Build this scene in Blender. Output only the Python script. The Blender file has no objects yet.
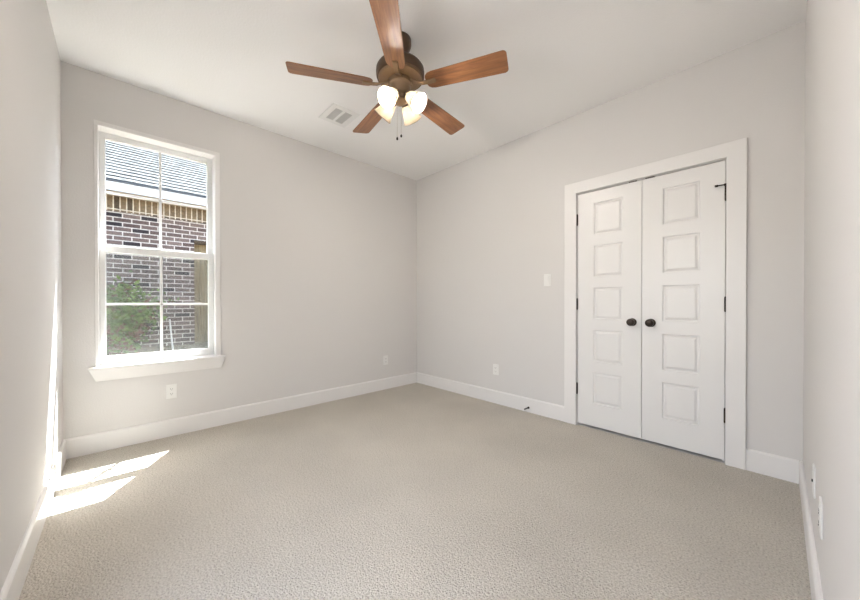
import bpy, bmesh, math, random
from mathutils import Vector, Matrix

S = bpy.context.scene
COL = S.collection
H = 2.743            # ceiling height
LD, LW = 3.490, 3.235   # door wall length (x), window wall length (-y)

# ------------------------------------------------------------------ camera
cd = bpy.data.cameras.new('camera')
cam = bpy.data.objects.new('camera', cd)
COL.objects.link(cam)
F, YAW, PIT, ROL = 329.75, 0.8146, -0.0057, -0.0007
cd.sensor_width = 36.0
cd.lens = F / 860 * 36.0
cd.shift_y = 5.0 / 860
cd.clip_start = 0.02
fw = Vector((-math.sin(YAW) * math.cos(PIT), math.cos(YAW) * math.cos(PIT), math.sin(PIT)))
rt = Vector((math.cos(YAW), math.sin(YAW), 0))
up = rt.cross(fw)
r2 = rt * math.cos(ROL) + up * math.sin(ROL)
u2 = up * math.cos(ROL) - rt * math.sin(ROL)
cam.matrix_world = Matrix(((r2.x, u2.x, -fw.x, 3.3914), (r2.y, u2.y, -fw.y, -2.9503), (r2.z, u2.z, -fw.z, 1.077), (0, 0, 0, 1)))
S.camera = cam

# ------------------------------------------------------------------ world, sun, exposure
SKY, SUN, FILL, BULB, EXPO = 0.56, 40.0, 11.3, 315.0, 1.06
vs = S.view_settings
vs.view_transform = 'Standard'
vs.look = 'None'
vs.gamma = 1
vs.use_curve_mapping = False
vs.exposure = EXPO
SUN_EL = math.radians(61.2)
sd = Vector((.846 * math.cos(SUN_EL), -.533 * math.cos(SUN_EL), -math.sin(SUN_EL)))
w = bpy.data.worlds.new('world')
S.world = w
w.use_nodes = True
nt = w.node_tree
nt.nodes.clear()
sky = nt.nodes.new('ShaderNodeTexSky')
sky.sky_type = 'NISHITA'
sky.sun_disc = False
sky.sun_elevation = SUN_EL
sky.sun_rotation = math.atan2(-sd.x, -sd.y)
sky.dust_density = 3.0
bg = nt.nodes.new('ShaderNodeBackground')
bg.inputs['Strength'].default_value = SKY
ow = nt.nodes.new('ShaderNodeOutputWorld')
nt.links.new(sky.outputs[0], bg.inputs[0])
nt.links.new(bg.outputs[0], ow.inputs[0])

sl = bpy.data.lights.new('sun', 'SUN')
sl.energy = SUN
sl.angle = math.radians(0.15)
sl.color = (.98, 1, 1.03)
so = bpy.data.objects.new('sun', sl)
COL.objects.link(so)
so.rotation_euler = sd.to_track_quat('-Z', 'Y').to_euler()

pl = bpy.data.lights.new('window_portal', 'AREA')
pl.shape = 'RECTANGLE'
pl.size, pl.size_y = .80, 1.85
pl.cycles.is_portal = True
po = bpy.data.objects.new('window_portal', pl)
COL.objects.link(po)
po.location = (-.24, -2.70, 1.5)
po.rotation_euler = Vector((1, 0, 0)).to_track_quat('-Z', 'Z').to_euler()

# added fill light, set in a made-up doorway out of view
hl = bpy.data.lights.new('fill_light', 'AREA')
hl.shape = 'RECTANGLE'
hl.size, hl.size_y = .80, 1.15
hl.energy = FILL
hl.color = (1, .965, .92)
ho = bpy.data.objects.new('fill_light', hl)
COL.objects.link(ho)
ho.location = (2.50, -LW - .16, 1.44)
ho.rotation_euler = Vector((0, 1, 0)).to_track_quat('-Z', 'Z').to_euler()

# ------------------------------------------------------------------ materials
def mat(name, col, rough=.5, metal=0.0, spec=.5, trans=0.0):
    m = bpy.data.materials.new(name)
    m.use_nodes = True
    b = m.node_tree.nodes['Principled BSDF']
    b.inputs['Base Color'].default_value = (*col, 1)
    b.inputs['Roughness'].default_value = rough
    b.inputs['Metallic'].default_value = metal
    b.inputs['Specular IOR Level'].default_value = spec
    return m

def N(m, t, **kw):
    n = m.node_tree.nodes.new(t)
    for k, v in kw.items():
        if k in n.inputs:
            n.inputs[k].default_value = v
        else:
            setattr(n, k, v)
    return n

def L(m, a, b):
    m.node_tree.links.new(a, b)

def bsdf(m):
    return m.node_tree.nodes['Principled BSDF']

def ramp(m, stops, interp='LINEAR'):
    r = m.node_tree.nodes.new('ShaderNodeValToRGB')
    r.color_ramp.interpolation = interp
    e = r.color_ramp.elements
    while len(e) < len(stops):
        e.new(.5)
    for x, (p, c) in zip(e, stops):
        x.position = p
        x.color = (*c, 1)
    return r

def painted(name, col, rough=.6, bump=.04, scale=160, spec=.3):
    m = mat(name, col, rough, spec=spec)
    tc = N(m, 'ShaderNodeTexCoord')
    no = N(m, 'ShaderNodeTexNoise', Scale=scale, Detail=3.0)
    bp = N(m, 'ShaderNodeBump', Strength=bump, Distance=.004)
    L(m, tc.outputs['Object'], no.inputs['Vector'])
    L(m, no.outputs['Fac'], bp.inputs['Height'])
    L(m, bp.outputs['Normal'], bsdf(m).inputs['Normal'])
    return m

WALL_M = painted('wall_paint', (.695, .673, .656), .7, .25, 110)
CEIL_M = painted('ceiling_paint', (.895, .88, .865), .8, .25, 90)
TRIM_M = painted('trim_paint', (.80, .78, .764), .38, .02, 60, .5)
DOOR_M = painted('door_paint', (.79, .775, .76), .36, .02, 60, .5)
VINYL_M = mat('white_vinyl', (.83, .83, .82), .35)
PLATE_M = mat('white_plastic', (.81, .80, .78), .3)
SLOT_M = mat('dark_slot', (.05, .05, .05), .6)
BRONZE_M = mat('dark_bronze', (.045, .034, .028), .35, .8)
DARK_M = mat('closet_shade_paint', (.06, .055, .05), .8)  # closet shade put into the colour so the door gaps look dark

def carpet_mat():
    m = mat('carpet_pile', (.5, .46, .40), 1.0, spec=.05)
    tc = N(m, 'ShaderNodeTexCoord')
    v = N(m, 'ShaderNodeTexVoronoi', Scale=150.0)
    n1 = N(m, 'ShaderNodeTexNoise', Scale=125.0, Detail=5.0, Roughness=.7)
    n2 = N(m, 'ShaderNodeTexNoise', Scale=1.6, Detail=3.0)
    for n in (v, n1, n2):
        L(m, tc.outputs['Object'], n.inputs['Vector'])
    r1 = ramp(m, [(.34, (.385, .345, .288)), (.46, (.61, .562, .492)), (.64, (.75, .705, .63))])  # tuft tones; the darkest also paint a little shade between tufts
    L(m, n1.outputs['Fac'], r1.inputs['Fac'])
    r2_ = ramp(m, [(.3, (.93, .93, .93)), (.7, (1.05, 1.05, 1.05))])
    L(m, n2.outputs['Fac'], r2_.inputs['Fac'])
    mx = N(m, 'ShaderNodeMix', data_type='RGBA', blend_type='MULTIPLY')
    mx.inputs[0].default_value = 1
    L(m, r1.outputs[0], mx.inputs[6])
    L(m, r2_.outputs[0], mx.inputs[7])
    L(m, mx.outputs[2], bsdf(m).inputs['Base Color'])
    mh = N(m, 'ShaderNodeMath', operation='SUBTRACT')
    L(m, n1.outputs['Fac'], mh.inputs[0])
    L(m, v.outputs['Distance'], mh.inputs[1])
    bp = N(m, 'ShaderNodeBump', Strength=.8, Distance=.010)
    L(m, mh.outputs[0], bp.inputs['Height'])
    L(m, bp.outputs['Normal'], bsdf(m).inputs['Normal'])
    return m
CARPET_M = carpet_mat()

def wood_mat(name, dark, mid, light, rough=.3):
    m = mat(name, mid, rough, spec=.5)
    tc = N(m, 'ShaderNodeTexCoord')
    mp = N(m, 'ShaderNodeMapping')
    mp.inputs['Scale'].default_value = (2.2, 26, 26)
    n = N(m, 'ShaderNodeTexNoise', Scale=1.6, Detail=6.0, Roughness=.6, Distortion=.8)
    L(m, tc.outputs['Object'], mp.inputs['Vector'])
    L(m, mp.outputs[0], n.inputs['Vector'])
    r = ramp(m, [(.32, dark), (.5, mid), (.68, light)])
    L(m, n.outputs['Fac'], r.inputs['Fac'])
    L(m, r.outputs[0], bsdf(m).inputs['Base Color'])
    return m
BLADE_M = wood_mat('walnut_blade', (.125, .050, .019), (.23, .095, .037), (.31, .14, .055), .36)
bsdf(BLADE_M).inputs['Coat Weight'].default_value = .15
bsdf(BLADE_M).inputs['Coat Roughness'].default_value = .4
FAN_M = mat('brushed_bronze', (.11, .070, .045), .42, .65)

BRACKET_M = mat('lamplit_bronze', (.24, .16, .095), .4, .5)  # bronze lightened: lamp glow on brackets and undersides is in the colour

def glass_mat():
    m = bpy.data.materials.new('window_glass')
    m.use_nodes = True
    t = m.node_tree
    t.nodes.clear()
    o = t.nodes.new('ShaderNodeOutputMaterial')
    tr = t.nodes.new('ShaderNodeBsdfTransparent')
    tr.inputs[0].default_value = (.95, .97, .96, 1)
    gl = t.nodes.new('ShaderNodeBsdfGlossy')
    gl.inputs['Roughness'].default_value = .02
    lw = t.nodes.new('ShaderNodeLayerWeight')
    lw.inputs['Blend'].default_value = .5
    pw = t.nodes.new('ShaderNodeMath')
    pw.operation = 'POWER'
    pw.inputs[1].default_value = 5
    fr = t.nodes.new('ShaderNodeMath')
    fr.operation = 'MULTIPLY_ADD'
    fr.inputs[1].default_value = .9
    fr.inputs[2].default_value = .02
    t.links.new(lw.outputs['Facing'], pw.inputs[0])
    t.links.new(pw.outputs[0], fr.inputs[0])
    mx = t.nodes.new('ShaderNodeMixShader')
    t.links.new(fr.outputs[0], mx.inputs[0])
    t.links.new(tr.outputs[0], mx.inputs[1])
    t.links.new(gl.outputs[0], mx.inputs[2])
    t.links.new(mx.outputs[0], o.inputs[0])
    return m
GLASS_M = glass_mat()

def screen_mat():
    m = bpy.data.materials.new('insect_screen')
    m.use_nodes = True
    t = m.node_tree
    t.nodes.clear()
    o = t.nodes.new('ShaderNodeOutputMaterial')
    tr = t.nodes.new('ShaderNodeBsdfTransparent')
    df = t.nodes.new('ShaderNodeBsdfDiffuse')
    df.inputs[0].default_value = (.16, .16, .15, 1)
    mx = t.nodes.new('ShaderNodeMixShader')
    mx.inputs[0].default_value = .22
    t.links.new(tr.outputs[0], mx.inputs[1])
    t.links.new(df.outputs[0], mx.inputs[2])
    t.links.new(mx.outputs[0], o.inputs[0])
    return m
SCREEN_M = screen_mat()

def glow_mat(name, col, strength, base=(.9, .88, .84), mixfac=None):
    m = mat(name, base, .4)
    b = bsdf(m)
    b.inputs['Emission Color'].default_value = (*col, 1)
    b.inputs['Emission Strength'].default_value = strength
    return m
BULB_M = glow_mat('lit_bulb', (1, .935, .85), BULB)

def shade_mat():
    m = bpy.data.materials.new('frosted_shade')
    m.use_nodes = True
    t = m.node_tree
    t.nodes.clear()
    o = t.nodes.new('ShaderNodeOutputMaterial')
    df = t.nodes.new('ShaderNodeBsdfDiffuse')
    df.inputs[0].default_value = (.36, .33, .29, 1)
    tl = t.nodes.new('ShaderNodeBsdfTranslucent')
    tl.inputs[0].default_value = (.215, .192, .158, 1)
    mx = t.nodes.new('ShaderNodeMixShader')
    mx.inputs[0].default_value = .5
    t.links.new(df.outputs[0], mx.inputs[1])
    t.links.new(tl.outputs[0], mx.inputs[2])
    t.links.new(mx.outputs[0], o.inputs[0])
    return m
SHADE_M = shade_mat()

def brick_mat(name, swap, c1, c2, dark, mortar):
    """courses along y (object coords), height along z; swap turns the bricks on end"""
    m = mat(name, c1, .9, spec=.2)
    tc = N(m, 'ShaderNodeTexCoord')
    sp = N(m, 'ShaderNodeSeparateXYZ')
    cb = N(m, 'ShaderNodeCombineXYZ')
    L(m, tc.outputs['Object'], sp.inputs[0])
    L(m, sp.outputs['Z' if swap else 'Y'], cb.inputs['X'])
    L(m, sp.outputs['Y' if swap else 'Z'], cb.inputs['Y'])
    bk = N(m, 'ShaderNodeTexBrick')
    bk.offset = 0.0 if swap else .5
    bk.inputs['Scale'].default_value = 1
    bk.inputs['Brick Width'].default_value = .26 if swap else .2032
    bk.inputs['Row Height'].default_value = .072 if swap else .0677
    bk.inputs['Mortar Size'].default_value = .0075
    bk.inputs['Mortar Smooth'].default_value = .1
    bk.inputs['Bias'].default_value = -.15
    bk.inputs['Color1'].default_value = (*c1, 1)
    bk.inputs['Color2'].default_value = (*c2, 1)
    bk.inputs['Mortar'].default_value = (*mortar, 1)
    L(m, cb.outputs[0], bk.inputs['Vector'])
    # a second lookup with the same cells picks out the odd dark brick
    b2 = N(m, 'ShaderNodeTexBrick')
    for k in ('Scale', 'Brick Width', 'Row Height', 'Mortar Size', 'Mortar Smooth'):
        b2.inputs[k].default_value = bk.inputs[k].default_value
    b2.offset = bk.offset
    b2.inputs['Bias'].default_value = -.62
    b2.inputs['Color1'].default_value = (0, 0, 0, 1)
    b2.inputs['Color2'].default_value = (1, 1, 1, 1)
    b2.inputs['Mortar'].default_value = (0, 0, 0, 1)
    L(m, cb.outputs[0], b2.inputs['Vector'])
    rr = ramp(m, [(.22, (0, 0, 0)), (.27, (1, 1, 1))])
    L(m, b2.outputs['Color'], rr.inputs['Fac'])
    mx = N(m, 'ShaderNodeMix', data_type='RGBA')
    mx.inputs[7].default_value = (*dark, 1)
    L(m, rr.outputs[0], mx.inputs[0])
    L(m, bk.outputs['Color'], mx.inputs[6])
    no = N(m, 'ShaderNodeTexNoise', Scale=38.0, Detail=4.0)
    L(m, tc.outputs['Object'], no.inputs['Vector'])
    rn = ramp(m, [(.3, (.72, .72, .72)), (.7, (1.25, 1.22, 1.18))])
    L(m, no.outputs['Fac'], rn.inputs['Fac'])
    m2 = N(m, 'ShaderNodeMix', data_type='RGBA', blend_type='MULTIPLY')
    m2.inputs[0].default_value = 1
    L(m, mx.outputs[2], m2.inputs[6])
    L(m, rn.outputs[0], m2.inputs[7])
    L(m, m2.outputs[2], bsdf(m).inputs['Base Color'])
    bp = N(m, 'ShaderNodeBump', Strength=.6, Distance=.006, invert=True)
    L(m, bk.outputs['Fac'], bp.inputs['Height'])
    L(m, bp.outputs['Normal'], bsdf(m).inputs['Normal'])
    return m
BRICK_M = brick_mat('mixed_brick', False, (.105, .074, .068), (.245, .185, .165), (.035, .03, .034), (.60, .565, .53))
SOLDIER_M = brick_mat('soldier_brick', True, (.17, .125, .08), (.26, .20, .13), (.09, .07, .05), (.62, .57, .48))

def noisy(name, c1, c2, scale, rough=.8, detail=4, stretch=None, bump=0):
    m = mat(name, c1, rough, spec=.2)
    tc = N(m, 'ShaderNodeTexCoord')
    mp = N(m, 'ShaderNodeMapping')
    if stretch:
        mp.inputs['Scale'].default_value = stretch
    n = N(m, 'ShaderNodeTexNoise', Scale=scale, Detail=float(detail))
    L(m, tc.outputs['Object'], mp.inputs[0])
    L(m, mp.outputs[0], n.inputs['Vector'])
    r = ramp(m, [(.35, c1), (.65, c2)])
    L(m, n.outputs['Fac'], r.inputs['Fac'])
    L(m, r.outputs[0], bsdf(m).inputs['Base Color'])
    if bump:
        bp = N(m, 'ShaderNodeBump', Strength=bump, Distance=.02)
        L(m, n.outputs['Fac'], bp.inputs['Height'])
        L(m, bp.outputs['Normal'], bsdf(m).inputs['Normal'])
    return m
SHINGLE_M = noisy('grey_shingle', (.035, .036, .036), (.118, .120, .119), 9.0, .9, 3, (1, 1.0, 8))
bsdf(SHINGLE_M).inputs['Specular IOR Level'].default_value = 0
CEDAR_M = noisy('tan_cedar', (.20, .16, .098), (.33, .27, .17), 6.0, .8, 4, (8, 8, .6))
SOIL_M = noisy('dry_soil', (.11, .085, .05), (.20, .155, .10), 14.0, .95, 5, None, .4)
LEAF_M = noisy('shrub_leaf', (.055, .115, .025), (.21, .30, .075), 9.0, .5)
LEAF_RED_M = noisy('shrub_leaf_red', (.13, .06, .045), (.20, .10, .07), 5.0, .5)
STEM_M = mat('shrub_stem', (.15, .09, .05), .8)
WHITE_EXT_M = mat('white_exterior_paint', (.62, .63, .645), .5)
CREAM_EXT_M = mat('cream_exterior_paint', (.38, .34, .27), .6)
DRIP_M = mat('dark_drip_edge', (.06, .065, .07), .5)
PVC_M = mat('white_pvc', (.75, .75, .73), .4)
RENDER_M = mat('house_exterior', (.55, .5, .45), .9)

# ------------------------------------------------------------------ mesh helpers
class MB:
    def __init__(s):
        s.bm = bmesh.new()

    def box(s, x0, x1, y0, y1, z0, z1, mi=0):
        v = [s.bm.verts.new((x, y, z)) for x in (x0, x1) for y in (y0, y1) for z in (z0, z1)]
        for f in ((0, 1, 3, 2), (4, 6, 7, 5), (0, 4, 5, 1), (2, 3, 7, 6), (0, 2, 6, 4), (1, 5, 7, 3)):
            s.bm.faces.new([v[i] for i in f]).material_index = mi
        return s

    def tube(s, p0, p1, r0, r1=None, n=16, cap=True):
        return s.lathe([(0, 0), (r0, 0), (r0 if r1 is None else r1, 1), (0, 1)] if cap else [(r0, 0), (r1 or r0, 1)], n, p0, p1, True)

    def lathe(s, prof, n=32, p0=(0, 0, 0), p1=None, unit=False, ell=1.0):
        """prof: (radius, distance along the axis p0->p1); unit: distances are fractions of |p1-p0|"""
        p0 = Vector(p0)
        ax = Vector(p1) - p0 if p1 is not None else Vector((0, 0, 1))
        ln = ax.length
        q = ax.normalized().to_track_quat('Z', 'Y')
        rings = []
        for r, d in prof:
            d = d * ln if unit else d
            if r < 1e-6:
                rings.append([s.bm.verts.new(p0 + q @ Vector((0, 0, d)))])
            else:
                rings.append([s.bm.verts.new(p0 + q @ Vector((r * math.cos(t) * ell, r * math.sin(t), d))) for t in (2 * math.pi * k / n for k in range(n))])
        for a, b in zip(rings, rings[1:]):
            for k in range(n):
                k2 = (k + 1) % n
                if len(a) == 1 and len(b) == 1:
                    continue
                if len(a) == 1:
                    s.bm.faces.new((a[0], b[k2], b[k]))
                elif len(b) == 1:
                    s.bm.faces.new((a[k], a[k2], b[0]))
                else:
                    s.bm.faces.new((a[k], a[k2], b[k2], b[k]))
        return s

    def sphere(s, c, r, n=16, sx=1, sy=1, sz=1):
        m = Matrix.Translation(c) @ Matrix.Diagonal((sx, sy, sz, 1))
        bmesh.ops.create_uvsphere(s.bm, u_segments=n, v_segments=max(6, n // 2), radius=r, matrix=m)
        return s

    def prism(s, poly, axis, a, b):
        """poly in the plane of the two other axes (in xyz order), extruded along axis from a to b"""
        def P(p, t):
            l = list(p)
            l.insert(axis, t)
            return s.bm.verts.new(l)
        A = [P(p, a) for p in poly]
        B = [P(p, b) for p in poly]
        s.bm.faces.new(A[::-1])
        s.bm.faces.new(B)
        for i in range(len(poly)):
            j = (i + 1) % len(poly)
            s.bm.faces.new((A[i], A[j], B[j], B[i]))
        return s

    def build(s, name, m, parent=None, smooth=False, bevel=0, base=(0, 0, 0), matrix=None):
        if matrix is not None:
            s.bm.transform(matrix)
        if any(base):
            s.bm.transform(Matrix.Translation(-Vector(base)))
        bmesh.ops.recalc_face_normals(s.bm, faces=s.bm.faces[:])
        me = bpy.data.meshes.new(name)
        s.bm.to_mesh(me)
        s.bm.free()
        for k in (m if isinstance(m, (list, tuple)) else [m]):
            me.materials.append(k)
        if smooth:
            me.shade_smooth()
            if smooth != 'all':
                me.set_sharp_from_angle(angle=math.radians(40))
        o = bpy.data.objects.new(name, me)
        COL.objects.link(o)
        if any(base) and parent is None:
            o.location = base
        if parent is not None:
            o.parent = parent
        if bevel:
            bv = o.modifiers.new('bevel', 'BEVEL')
            bv.width = bevel
            bv.segments = 2
            bv.limit_method = 'ANGLE'
        return o

def tag(o, label, cat, kind=None, group=None):
    o['label'] = label
    o['category'] = cat
    if kind:
        o['kind'] = kind
    if group:
        o['group'] = group
    return o

def thing(name, loc, label, cat, kind=None, group=None):
    o = bpy.data.objects.new(name, None)
    o.empty_display_size = .05
    COL.objects.link(o)
    o.location = loc
    return tag(o, label, cat, kind, group)

def holed(axis, a, b, us, vs_, hole):
    """slab between axis=a and axis=b; us, vs_ are the cuts; hole = set of (i,j) cells left out"""
    mb = MB()
    def P(t, u, v):
        l = [u, v]
        l.insert(axis, t)
        return mb.bm.verts.new(l)
    V = {(k, i, j): P((a, b)[k], u, v) for k in (0, 1) for i, u in enumerate(us) for j, v in enumerate(vs_)}
    nu, nv = len(us) - 1, len(vs_) - 1
    solid = {(i, j) for i in range(nu) for j in range(nv)} - set(hole)
    for (i, j) in solid:
        for k in (0, 1):
            mb.bm.faces.new([V[k, i, j], V[k, i + 1, j], V[k, i + 1, j + 1], V[k, i, j + 1]])
        for (di, dj, e) in ((-1, 0, ((i, j), (i, j + 1))), (1, 0, ((i + 1, j), (i + 1, j + 1))), (0, -1, ((i, j), (i + 1, j))), (0, 1, ((i, j + 1), (i + 1, j + 1)))):
            if (i + di, j + dj) not in solid:
                (p, q_) = e
                mb.bm.faces.new([V[0, *p], V[0, *q_], V[1, *q_], V[1, *p]])
    bmesh.ops.delete(mb.bm, geom=[v for v in mb.bm.verts if not v.link_faces], context='VERTS')
    return mb

# ------------------------------------------------------------------ room shell
T = .2
WY0, WY1, WZ0, WZ1 = -3.062, -2.330, .615, 2.372        # window opening
DX0, DX1, DZ1 = 2.163, 3.144, 2.038                     # closet opening

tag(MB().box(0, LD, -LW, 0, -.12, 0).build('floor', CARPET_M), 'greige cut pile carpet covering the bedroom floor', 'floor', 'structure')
tag(MB().box(-T, LD + .15, -LW - .15, .12, H, H + .12).build('ceiling', CEIL_M), 'flat off-white painted ceiling carrying the fan and vent', 'ceiling', 'structure')
ww = holed(0, -T, 0, [-LW - .15, WY0, WY1, .12], [-.3, WZ0, WZ1, H], {(1, 1)})
for f in ww.bm.faces:
    if all(v.co.x < -T + .001 for v in f.verts):
        f.material_index = 1      # brick on the outside
tag(ww.build('wall_west', [WALL_M, BRICK_M]), 'greige painted wall holding the window', 'wall', 'structure')
tag(holed(1, 0, .12, [0, DX0, DX1, LD], [-.12, 0, DZ1, H], {(1, 1)}).build('wall_north', WALL_M), 'greige painted wall holding the double closet doors', 'wall', 'structure')
tag(MB().box(LD, LD + .15, -LW - .15, .12, -.12, H).build('wall_east', WALL_M), 'greige painted wall along the right edge of the photo', 'wall', 'structure')
# unseen doorway added to the near-left wall for the fill light
tag(holed(1, -LW - .15, -LW, [0, 2.10, 2.90, LD], [-.12, 0, 2.04, H], {(1, 1)}).build('wall_south', WALL_M), 'greige painted wall along the left edge of the photo with a slanting sun stripe', 'wall', 'structure')

# closet interior behind the doors
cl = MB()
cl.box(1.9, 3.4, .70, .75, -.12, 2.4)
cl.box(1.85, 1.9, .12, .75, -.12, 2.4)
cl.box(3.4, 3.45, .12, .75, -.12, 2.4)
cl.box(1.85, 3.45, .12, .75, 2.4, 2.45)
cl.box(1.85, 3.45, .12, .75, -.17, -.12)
tag(cl.build('wall_closet', DARK_M), 'closet interior coloured dark as painted shade behind the double doors', 'wall', 'structure')

# baseboards: profile with an eased top
BH, BT = .137, .015
prof = [(0, 0), (BT, 0), (BT, BH - .012), (BT - .005, BH - .003), (BT - .009, BH), (0, BH)]
def baseboard(name, axis, sgn, at, a, b, label):
    mb = MB()
    mb.prism([(at + sgn * p, z) for p, z in prof], axis, a, b)
    return tag(mb.build(name, TRIM_M, base=((at, (a + b) / 2, 0) if axis == 1 else ((a + b) / 2, at, 0))), label, 'baseboard', 'structure')
CX0, CX1, CZ1 = 2.0556, 3.2447, 2.137                   # outer edges of the closet casing
baseboard('baseboard_west', 1, 1, 0, -LW, 0, 'white baseboard under the window')
baseboard('baseboard_north_left', 0, -1, 0, BT, CX0, 'white baseboard left of the closet doors')
baseboard('baseboard_north_right', 0, -1, 0, CX1, LD - BT, 'short white baseboard right of the closet doors')
baseboard('baseboard_east', 1, -1, LD, -LW, 0, 'white baseboard along the right edge wall')
baseboard('baseboard_south', 0, 1, -LW, BT, 1.995, 'white baseboard along the left edge wall, partly sunlit')

# closet casing
ct = .022
tr = thing('trim_1', ((CX0 + CX1) / 2, 0, 0), 'wide flat white casing around the double closet doors', 'door casing', 'structure')
B0 = tr.location
cs = MB()
cs.prism([(CX0, 0), (DX0 - .003, 0), (DX0 - .003, DZ1 + .003), (DX1 + .003, DZ1 + .003), (DX1 + .003, 0), (CX1, 0), (CX1, CZ1), (CX0, CZ1)], 1, -ct, 0)
cs.build('casing', TRIM_M, tr, bevel=.0025, base=B0)
dc = MB()
dc.prism([(1.995, 0), (2.10, 0), (2.10, 2.04), (2.90, 2.04), (2.90, 0), (3.005, 0), (3.005, 2.145), (1.995, 2.145)], 1, -LW - .001, -LW + ct)
tag(dc.build('trim_2', TRIM_M, bevel=.0025), 'white casing around the unseen doorway added for the fill light', 'door casing', 'structure')
jb = MB()
jb.box(DX0 - .001, DX0 + .0015, 0, .12, 0, DZ1)
jb.box(DX1 - .0015, DX1 + .001, 0, .12, 0, DZ1)
jb.box(DX0, DX1, 0, .12, DZ1 - .0015, DZ1 + .001)
# stop strip behind the doors, shuts out the closet along the gaps
jb.box(DX0, DX0 + .02, .045, .06, 0, DZ1)
jb.box(DX1 - .02, DX1, .045, .06, 0, DZ1)
jb.box(DX0, DX1, .045, .06, DZ1 - .02, DZ1)
jb.build('jamb', TRIM_M, tr, base=B0)

# ------------------------------------------------------------------ closet doors
def door(name, x0, x1, label):
    z0, z1, y0, y1 = .021, 2.030, .002, .038
    root = thing(name, ((x0 + x1) / 2, y0, z0), label, 'door', 'structure')
    mb = MB()
    bm = mb.bm
    xs = [x0, x0 + .133, x1 - .133, x1]
    zt = [1.930 - .3612 * k for k in range(5)]
    zs = [z0]
    for t in reversed(zt):
        zs += [t - .268, t]
    zs.append(z1)
    V = {}
    for i, x in enumerate(xs):
        for j, z in enumerate(zs):
            V[i, j] = bm.verts.new((x, y0, z))
    for i in range(3):
        for j in range(len(zs) - 1):
            q = [V[i, j], V[i + 1, j], V[i + 1, j + 1], V[i, j + 1]]
            if i == 1 and j % 2 == 1:                    # moulded panel
                a, b, c, d = xs[1], xs[2], zs[j], zs[j + 1]
                prev = q
                for ins, dep in ((.004, .009), (.012, .0095), (.026, .002), (.030, .0015)):
                    nx = [bm.verts.new(p) for p in ((a + ins, y0 + dep, c + ins), (b - ins, y0 + dep, c + ins), (b - ins, y0 + dep, d - ins), (a + ins, y0 + dep, d - ins))]
                    for k in range(4):
                        bm.faces.new((prev[k], prev[(k + 1) % 4], nx[(k + 1) % 4], nx[k]))
                    prev = nx
                bm.faces.new(prev)
            else:
                bm.faces.new(q)
    bk = [bm.verts.new(p) for p in ((x0, y1, z0), (x1, y1, z0), (x1, y1, z1), (x0, y1, z1))]
    bm.faces.new(bk[::-1])
    nz = len(zs) - 1
    bm.faces.new([V[i, 0] for i in range(4)] + [bk[1], bk[0]])
    bm.faces.new([V[i, nz] for i in range(4)] + [bk[2], bk[3]])
    bm.faces.new([V[0, j] for j in range(nz + 1)] + [bk[3], bk[0]])
    bm.faces.new([V[3, j] for j in range(nz + 1)] + [bk[2], bk[1]])
    mb.build('leaf', DOOR_M, root, base=root.location)
    return root

GX = 2.6565
d1 = door('door_1', DX0 + .004, GX - .002, 'left closet door leaf, white with five stacked square panels')
d2 = door('door_2', GX + .002, DX1 - .004, 'right closet door leaf, white with five panels and a hinge stop at top')

def knob(root, x):
    z, b = .926, root.location
    mb = MB().lathe([(0, 0), (.031, 0), (.031, .004), (.027, .008), (.014, .010), (.011, .014), (.011, .030), (.018, .034), (.027, .040), (.0295, .048), (.027, .057), (.018, .063), (.006, .065), (0, .065)], 28, (x, .002, z), (x, -1, z))
    o = mb.build('knob', BRONZE_M, root, smooth=True, base=b)
    o['label'] = 'round dark bronze knob'
knob(d1, 2.593)
knob(d2, 2.719)

def hinge(root, x, zc, inner):
    mb = MB()
    mb.tube((x, -.006, zc - .045), (x, -.006, zc + .045), .0062, n=12)
    for k in (-1, 1):
        mb.sphere((x, -.006, zc + k * .047), .0055, 10)
    mb.box(min(x, x + inner * .004), max(x, x + inner * .004), -.005, .002, zc - .044, zc + .044)
    o = mb.build('hinge', BRONZE_M, root, smooth=True, base=root.location)
    o['label'] = 'dark bronze hinge knuckle'
for z in (1.808, 1.068, .324):
    hinge(d1, DX0 + .001, z, 1)
    hinge(d2, DX1 - .001, z, -1)

# hinge-pin stop on the top right hinge
st = MB()
x = DX1 - .001
st.tube((x, -.008, 1.857), (x, -.008, 1.872), .009, n=14)
st.tube((x, -.010, 1.865), (x - .044, -.030, 1.861), .0042, n=10)
st.tube((x - .038, -.027, 1.8615), (x - .052, -.033, 1.860), .0075, n=12)
o = st.build('hinge_stop', BRONZE_M, d2, smooth=True, base=d2.location)

# ball catches along the head, one on each leaf
for root, xa, xb in ((d1, 2.566, 2.622), (d2, 2.680, 2.738)):
    o = MB().box(xa, xb, -.002, .03, 2.0295, 2.0365).build('ball_catch', BRONZE_M, root, base=root.location)

# ------------------------------------------------------------------ window
win = thing('window_1', (0, (WY0 + WY1) / 2, WZ0), 'white double-hung window with four over four lites facing a brick house', 'window', 'structure')
WB = win.location
def wbox(mb, x0, x1, y0, y1, z0, z1):
    return mb.box(x0, x1, y0, y1, z0, z1)
def rect_frame(mb, x0, x1, y0, y1, z0, z1, l, r, b, t):
    mb.box(x0, x1, y0, y0 + l, z0, z1)
    mb.box(x0, x1, y1 - r, y1, z0, z1)
    mb.box(x0, x1, y0 + l, y1 - r, z0, z0 + b)
    mb.box(x0, x1, y0 + l, y1 - r, z1 - t, z1)
# casing: narrow strip that wraps the opening edge
mb = MB()
cw = .020
mb.box(-.001, .007, WY0 - cw + .005, WY0 + .005, WZ0, WZ1 - .005)
mb.box(-.001, .007, WY1 - .004, -2.298, WZ0, WZ1 - .005)
mb.box(-.001, .007, WY0 - cw + .005, -2.298, WZ1 - .005, WZ1 + .028)
mb.build('casing', TRIM_M, win, bevel=.002, base=WB)
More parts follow.
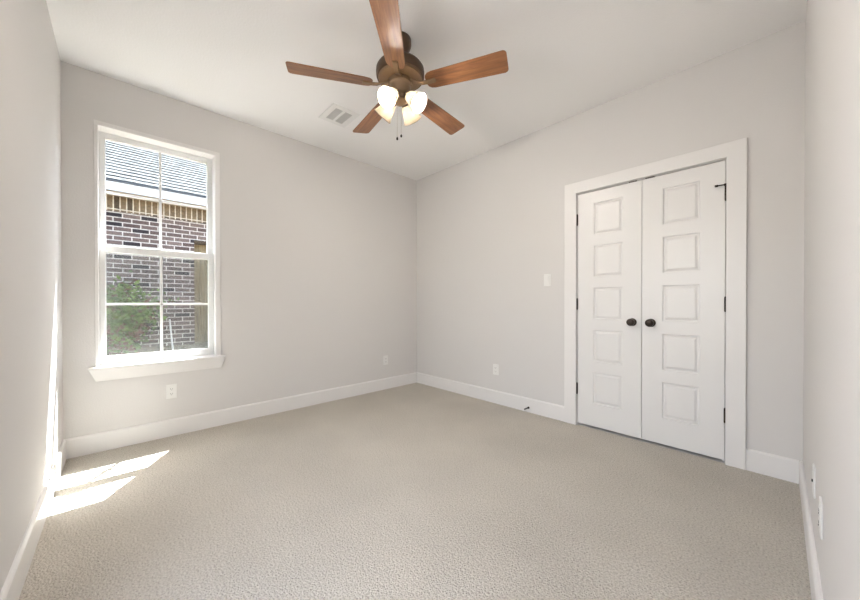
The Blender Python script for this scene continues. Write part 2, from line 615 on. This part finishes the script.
# jamb liner
mb = MB()
rect_frame(mb, -.19, 0, WY0, WY1, WZ0, WZ1, .006, .006, .006, .006)
mb.build('jamb', TRIM_M, win, base=WB)
# stool with its sloping apron, mitred ends
mb = MB()
ya, yb = -3.112, -2.266
def ring(y0, y1, z, x):
    return [mb.bm.verts.new(p) for p in ((0, y0, z), (x, y0, z), (x, y1, z), (0, y1, z))]
lv = [ring(ya + .004, yb - .004, WZ0 + .003, .044), ring(ya, yb, WZ0, .048), ring(ya, yb, WZ0 - .010, .048), ring(ya + .004, yb - .004, WZ0 - .014, .044), ring(-3.074, -2.296, .512, .014)]
for a, b in zip(lv, lv[1:]):
    for k in range(4):
        mb.bm.faces.new((a[k], a[(k + 1) % 4], b[(k + 1) % 4], b[k]))
mb.bm.faces.new(lv[0])
mb.bm.faces.new(lv[-1][::-1])
mb.box(-.06, .001, WY0 + .006, WY1 - .006, WZ0 - .01, WZ0 + .0035)
mb.build('sill', TRIM_M, win, base=WB)

GL0, GL1 = -3.020, -2.376      # glass edges
GC = (GL0 + GL1) / 2
def sash(name, x0, x1, z0, z1, g0, g1, hz):
    mb = MB()
    y0, y1 = WY0 + .006, WY1 - .006
    rect_frame(mb, x0, x1, y0, y1, z0, z1, GL0 - y0, y1 - GL1, g0 - z0, z1 - g1)
    o = mb.build(name, VINYL_M, win, bevel=.003, base=WB)
    xm = (x0 + x1) / 2
    g = MB().box(xm - .003, xm + .003, GL0 - .004, GL1 + .004, g0 - .004, g1 + .004)
    g.build('glass', GLASS_M, o, base=WB)
    mu = MB()
    mu.box(xm - .008, xm + .010, GC - .0085, GC + .0085, g0, g1)
    mu.build('vertical_muntin', VINYL_M, o, bevel=.003, base=WB)
    mu = MB()
    mu.box(xm - .008, xm + .010, GL0, GL1, hz - .0085, hz + .0085)
    mu.build('horizontal_muntin', VINYL_M, o, bevel=.003, base=WB)
    return o
sash('upper_sash', -.145, -.105, 1.470, WZ1 - .006, 1.520, 2.322, 1.922)
sash('lower_sash', -.098, -.060, WZ0 + .003, 1.512, .680, 1.461, 1.070)
MB().box(-.062, -.040, GC - .03, GC + .03, 1.500, 1.512).build('sash_lock', VINYL_M, win, bevel=.002, base=WB)
MB().box(-.176, -.175, WY0 + .02, WY1 - .02, WZ0 + .02, 1.50).build('insect_screen', SCREEN_M, win, base=WB)
# exterior side strips of the frame, the sun grazes past the right one
mb = MB()
rect_frame(mb, -.205, -.150, WY0, WY1, WZ0, WZ1, .016, .018, .02, .02)
mb.build('exterior_frame', VINYL_M, win, base=WB)

# ------------------------------------------------------------------ outlets, switch
def plate(name, face, c, label, cat, group, kind='duplex'):
    """face: 'west' | 'north' | 'east'; built facing +x then turned"""
    rz = {'west': 0, 'north': -math.pi / 2, 'east': math.pi}[face]
    root = thing(name, c, label, cat, None, group)
    root.rotation_euler.z = rz
    def sub(n, m, mb, lab=None, bevel=0, smooth=False, par=root):
        o = mb.build(n, m, par, bevel=bevel, smooth=smooth)
        if lab:
            o['label'] = lab
        return o
    sub('cover_plate', PLATE_M, MB().box(-.0005, .0055, -.035, .035, -.0575, .0575), bevel=.0025)
    if kind == 'duplex':
        for z in (-.0195, .0195):
            rc = sub('receptacle', PLATE_M, MB().lathe([(0, .0055), (.0165, .0055), (.0165, .0075), (0, .0075)], 20, (0, 0, z), (1, 0, z), ell=1))
            s2 = MB()
            s2.box(.0070, .0079, -.0075, -.0055, z - .003, z + .006)
            s2.box(.0070, .0079, .0055, .0075, z - .003, z + .006)
            s2.sphere((.0070, 0, z - .008), .0024, 8)
            sub('slots', SLOT_M, s2, 'dark outlet slots', par=rc)
        sub('screw', PLATE_M, MB().sphere((.0055, 0, 0), .003, 8, sx=.4))
    elif kind == 'rocker':
        sub('bezel', PLATE_M, MB().box(.005, .0065, -.0168, .0168, -.0335, .0335), bevel=.001)
        sub('rocker', PLATE_M, MB().prism([(.006, -.031), (.0075, -.031), (.0105, .031), (.006, .031)], 1, -.0145, .0145), bevel=.001)
    else:
        sub('jack', SLOT_M, MB().tube((.0055, 0, 0), (.0095, 0, 0), .0055, n=12), 'dark round jack')
        for z in (-.042, .042):
            sub('screw', PLATE_M, MB().sphere((.0055, 0, z), .003, 8, sx=.4))
    return root
plate('wall_outlet', 'west', (0, -2.643, .362), 'white outlet plate on the wall just below the window', 'outlet', 'white electrical outlets')
plate('wall_outlet', 'west', (0, -.521, .362), 'white outlet plate low on the window wall beside the far corner', 'outlet', 'white electrical outlets')
plate('wall_outlet', 'north', (1.298, 0, .362), 'white outlet plate low on the wall left of the closet', 'outlet', 'white electrical outlets')
plate('light_switch', 'north', (1.884, 0, 1.295), 'white rocker light switch beside the closet casing', 'light switch', None, 'rocker')
plate('wall_outlet', 'east', (LD, -1.275, .372), 'white outlet plate nearest the viewer on the right edge wall', 'outlet', 'white electrical outlets')
plate('jack_plate', 'east', (LD, -.955, .374), 'white plate with dark jack low on the right edge wall', 'jack plate', None, 'jack')

# door stop: spring on the baseboard left of the closet
ds = thing('door_stop', (1.695, -BT, .045), 'small dark spring door stop screwed to the baseboard left of the closet', 'door stop')
MB().lathe([(0, 0), (.011, 0), (.011, .004), (.006, .010), (0, .010)], 16, (0, 0, 0), (0, -1, 0)).build('base', BRONZE_M, ds, smooth=True)
mb = MB()
ring_prev = None
tn, seg = 9, 10
pts = [Vector((.0045 * math.cos(2 * math.pi * k / seg), -.008 - .055 * k / (tn * seg), .0045 * math.sin(2 * math.pi * k / seg))) for k in range(tn * seg + 1)]
for a, b in zip(pts, pts[1:]):
    mb.tube(a, b, .0017, n=5)
mb.build('spring', BRONZE_M, ds, smooth=True)
MB().lathe([(0, .060), (.0065, .060), (.007, .066), (.007, .074), (.004, .078), (0, .078)], 14, (0, 0, 0), (0, -1, 0)).build('tip', mat('dark_rubber', (.05, .045, .04), .7), ds, smooth=True)

# ------------------------------------------------------------------ ceiling register
VX0, VX1, VY0, VY1 = .555, .845, -1.648, -1.392
vt = thing('ceiling_vent', ((VX0 + VX1) / 2, (VY0 + VY1) / 2, H), 'white rectangular ceiling air register with two grey louvred banks', 'air vent')
VB = vt.location
mb = MB()
ym = -1.5225
f0, f1 = .603, .798          # louvre banks along x
banks = ((-1.598, -1.533), (-1.510, -1.442))
zb, zt2 = H - .008, H
xs_, ys_ = [VX0, f0, f1, VX1], [VY0, banks[0][0], banks[0][1], banks[1][0], banks[1][1], VY1]
fr = holed(2, zb, zt2 - .0005, xs_, ys_, {(1, 1), (1, 3)})
fr.build('frame', PLATE_M, vt, base=VB, bevel=.003)
MB().box(f0 - .004, f1 + .004, banks[0][0] - .004, banks[1][1] + .004, H - .0012, H - .0004).build('duct_back', mat('duct_grey', (.16, .155, .15), .8), vt, base=VB)
for (a, b) in banks:
    mb = MB()
    n = 13
    for k in range(n):
        xk = f0 + (k + .5) * (f1 - f0) / n
        mb.prism([(xk - .004, H - .0075), (xk - .0028, H - .0075), (xk + .0045, H - .0015), (xk + .0033, H - .0015)], 1, a, b)
    # prism(axis=1) takes (x, z)
    mb.build('louvres', mat('register_louvre', (.6, .59, .57), .5), vt, base=VB)

# ------------------------------------------------------------------ ceiling fan
FX, FY = 1.741, -1.650
fan = thing('ceiling_fan', (FX, FY, H), 'bronze ceiling fan with five walnut blades and a four-shade light kit', 'ceiling fan')
FB = fan.location
def fl(name, prof, m=FAN_M, n=48, par=fan):
    """prof (radius, absolute z)"""
    return MB().lathe([(r, z) for r, z in prof], n, (0, 0, -H)).build(name, m, par, smooth=True)
fl('canopy', [(0, H - .0005), (.066, H - .0005), (.069, H - .006), (.069, H - .038), (.064, H - .055), (.050, H - .072), (.030, H - .083), (.0, H - .084)])
fl('downrod', [(0, H - .08), (.0135, H - .08), (.0135, 2.59), (0, 2.59)], n=20)
fl('motor_housing', [(0, 2.606), (.026, 2.606), (.032, 2.594), (.060, 2.586), (.112, 2.576), (.140, 2.564), (.150, 2.549), (.1515, 2.535), (.1515, 2.508), (.147, 2.497), (.140, 2.495), (0, 2.495)])
fl('flywheel', [(0, 2.496), (.139, 2.496), (.134, 2.488), (.095, 2.484), (.075, 2.480), (.0, 2.480)], BRACKET_M)  # housing bottom as its own disc, its lighter colour painting the lamp glow
fl('switch_housing', [(0, 2.482), (.072, 2.482), (.074, 2.472), (.074, 2.452), (.066, 2.448), (.062, 2.440), (.061, 2.405), (.054, 2.394), (.040, 2.388), (.036, 2.372), (.044, 2.366), (.046, 2.352), (.036, 2.340), (.012, 2.334), (.0, 2.333)], BRACKET_M)

# blades
HB, PH, RT = 2.440, math.radians(-45.45), .665
PITCH = math.radians(-12)
def blade_outline():
    """half outline of the blade: (along, across)"""
    r0, r1, wr, wt, c = .175, RT, .058, .0705, .022
    pts = [(r0, .026), (r0 + .006, .040), (r0 + .020, .052), (r0 + .045, wr)]
    pts += [(r1 - c, wt)]
    pts += [(r1 - c + c * math.sin(t), wt - c + c * math.cos(t)) for t in (math.pi / 2 * k / 5 for k in range(1, 6))]
    return pts
for k in range(5):
    a = PH + 2 * math.pi * k / 5
    h = blade_outline()
    poly = h + [(x, -y) for x, y in reversed(h)]
    mb = MB()
    mb.prism(poly, 2, -.003, .003)
    b = mb.build('blade', BLADE_M, fan, bevel=.0015)
    b.location = (0, 0, HB - H)
    b.rotation_euler = (Matrix.Rotation(a, 3, 'Z') @ Matrix.Rotation(PITCH, 3, 'X')).to_euler()
    mb = MB()
    # bracket: flat arm from the motor down to a pad screwed under the blade root
    def strip(path, wd, th):
        prev = None
        for (x, z), w_ in zip(path, wd):
            cur = [mb.bm.verts.new((x, s * w_, z + t)) for s, t in ((-1, 0), (1, 0), (1, th), (-1, th))]
            if prev:
                for i in range(4):
                    mb.bm.faces.new((prev[i], prev[(i + 1) % 4], cur[(i + 1) % 4], cur[i]))
            else:
                mb.bm.faces.new(cur[::-1])
            prev = cur
        mb.bm.faces.new(prev)
    strip([(.060, .022), (.085, .018), (.115, .004), (.145, -.009), (.175, -.0115), (.225, -.0115), (.234, -.0095)], [.018, .017, .014, .013, .014, .016, .014], .0085)
    br = mb.build('blade_bracket', BRACKET_M, b, bevel=.0015)
    br.rotation_euler = (-PITCH * .35, 0, 0)

# light kit: four bell shades
SH_AZ = [16.5 + 90 * k for k in range(4)]
TILT = math.radians(50)
for az in SH_AZ:
    a = math.radians(az)
    ax = Vector((math.cos(a) * math.sin(TILT), math.sin(a) * math.sin(TILT), -math.cos(TILT)))
    p0 = Vector((.040 * math.cos(a), .040 * math.sin(a), 2.385 - H))
    arm = MB()
    arm.tube(p0 - ax * .012, p0 + ax * .018, .014, n=16)
    arm.lathe([(0, .010), (.024, .012), (.030, .022), (.030, .034), (0, .034)], 24, p0, p0 + ax)
    arm.build('socket_cup', FAN_M, fan, smooth=True)
    sh = MB()
    outer = [(.026, .030), (.031, .036), (.037, .050), (.043, .070), (.047, .092), (.052, .112), (.061, .130), (.064, .135)]
    inner = [(r - .003, d) for r, d in reversed(outer)]
    sh.lathe(outer + inner + [outer[0]], 32, p0, p0 + ax)
    so_ = sh.build('lamp_shade', SHADE_M, fan, smooth='all')
    bb = MB()
    bb.lathe([(0, .034), (.012, .036), (.013, .056), (.020, .074), (.027, .091), (.0275, .104), (.023, .118), (.012, .127), (0, .130)], 20, p0, p0 + ax)
    bo = bb.build('bulb', BULB_M, so_, smooth='all')

# pull chains
CHAIN_M = mat('pale_chain', (.55, .50, .42), .35, .7)
for (dx, dy, zb_) in ((-.030, -.002, 2.118), (-.012, .016, 2.135)):
    mb = MB()
    z = 2.395
    while z > zb_ + .02:
        mb.sphere((dx, dy, z - H), .0013, 6)
        z -= .0042
    mb.tube((dx, dy, 2.40 - H), (dx, dy, zb_ + .018 - H), .0005, n=5)
    c = mb.build('pull_chain', CHAIN_M, fan)
    MB().lathe([(0, 0), (.0045, .002), (.0065, .008), (.006, .014), (.003, .020), (0, .021)], 12, (dx, dy, zb_ - H)).build('fob', BRONZE_M, c, smooth=True)

# ------------------------------------------------------------------ outdoors
# sloping ground between the houses
mb = MB()
prof_g = [(-9, .42), (-3.25, .40), (-2.6, .30), (-1.2, -.05), (-.2, -.12)]
gv = [[mb.bm.verts.new((x, y, z)) for x, z in prof_g] for y in (-11, -6, -2, 2, 6)]
for A, B in zip(gv, gv[1:]):
    for i in range(len(prof_g) - 1):
        mb.bm.faces.new((A[i], A[i + 1], B[i + 1], B[i]))
tag(mb.build('ground', SOIL_M), 'bare tan soil between the window and the brick house', 'ground', 'structure')

# own eave and outer wall skin
mb = MB()
mb.prism([(-.20, H + .02), (-.43, H + .02), (-.43, H + .13), (-.20, H + .28)], 1, -4.2, 1.0)
tag(mb.build('eave', WHITE_EXT_M), 'roof eave above the outside of the bedroom window', 'eave', 'structure')

NX = -3.3
nh = thing('neighbor_house', (NX, -2.5, .38), 'brick neighboring house with grey shingle roof seen through the window', 'house')
NB = nh.location
OY0, OY1, OZ1 = -2.035, -.95, 2.13
holed(0, NX - .22, NX, [-10, OY0, OY1, 5], [-.1, .36, OZ1, 2.43], {(1, 1)}).build('brick_wall', BRICK_M, nh, base=NB)
MB().box(NX - .22, NX + .008, -10, 5, 2.43, 2.652).build('soldier_course', SOLDIER_M, nh, base=NB)
MB().box(NX - .02, NX + .37, -10, 5, 2.650, 2.662).build('soffit', CREAM_EXT_M, nh, base=NB)
MB().box(NX + .35, NX + .372, -10, 5, 2.640, 2.762).build('fascia', WHITE_EXT_M, nh, base=NB)
MB().box(NX + .34, NX + .395, -10, 5, 2.763, 2.785).build('drip_edge', DRIP_M, nh, base=NB)
# shingle roof: stepped courses up an 8 in 12 slope
mb = MB()
ex = .143
ca, sa = math.cos(math.atan2(8, 12)), math.sin(math.atan2(8, 12))
rx, rz = NX + .385, 2.786
pp = []
NR = 44
for k in range(NR):
    bx, bz = rx - ex * k * ca, rz + ex * k * sa
    pp.append((bx, bz))
    pp.append((bx + sa * .013, bz + ca * .013))
pp.append((rx - ex * NR * ca, rz + ex * NR * sa))
pp.append((rx - ex * NR * ca, rz - .02))
pp.append((rx - .02, rz - .02))
mb.prism(pp, 1, -10, 5)
mb.build('roof', None and SHINGLE_M or SHINGLE_M, nh, base=NB)
# recessed tan plank panel and its dark header
mb = MB()
y = OY0
while y < OY1 - .01:
    mb.box(NX - .20, NX - .15, y + .002, min(y + .088, OY1), .36, OZ1 - .03)
    y += .09
mb.build('plank_panel', CEDAR_M, nh, base=NB)
MB().box(NX - .21, NX - .01, OY0, OY1, OZ1 - .05, OZ1 - .001).build('opening_header', mat('brown_header', (.06, .036, .016), .7), nh, base=NB)

# shrub against the brick
random.seed(4)
sb = thing('shrub', (-2.85, -2.98, .33), 'leafy green shrub growing against the brick wall outside the window', 'shrub')
SBL = sb.location
stems = MB()
leaf = MB()
for k in range(36):
    a = random.uniform(0, 2 * math.pi)
    r = random.uniform(.05, .50)
    hgt = random.uniform(.6, 1.14) * (1 - .25 * (r / .50))
    p0 = Vector((random.uniform(-.08, .08), random.uniform(-.15, .15), 0))
    p1 = Vector((r * math.cos(a) * .6, r * math.sin(a) * 1.15, hgt))
    mid = (p0 + p1) / 2 + Vector((0, 0, .08))
    stems.tube(p0, mid, .007, .005, n=6)
    stems.tube(mid, p1, .005, .003, n=6)
    for j in range(120):
        t = random.random() ** .6
        c = (p0 * (1 - t) ** 2 + mid * 2 * t * (1 - t) + p1 * t * t) + Vector((random.gauss(0, .07), random.gauss(0, .09), random.gauss(0, .06)))
        if c.x < -.42:
            c.x = -.42
        ln, wd = random.uniform(.045, .085), random.uniform(.015, .027)
        d = Vector((random.gauss(0, 1), random.gauss(0, 1), random.gauss(.1, .7))).normalized()
        n_ = d.cross(Vector((random.gauss(0, 1), random.gauss(0, 1), random.gauss(0, 1)))).normalized()
        s_ = d.cross(n_)
        vv = [leaf.bm.verts.new(c + q) for q in (d * 0, d * ln * .45 + s_ * wd - n_ * .003, d * ln, d * ln * .45 - s_ * wd - n_ * .003)]
        f = leaf.bm.faces.new(vv)
        f.material_index = 1 if (random.random() < .13 + .25 * (c.z < .45)) else 0
stems.build('stems', STEM_M, sb, smooth='all')
leaf.build('foliage', [LEAF_M, LEAF_RED_M], sb)

# leaning white pipe in the soil
mb = MB()
mb.tube((-2.95, -2.352, .33), (-2.93, -2.395, .835), .011, n=14)
tag(mb.build('plastic_pipe', PVC_M, smooth=True, base=(-2.95, -2.352, .33)), 'thin white pipe standing in the soil right of the shrub', 'pipe')
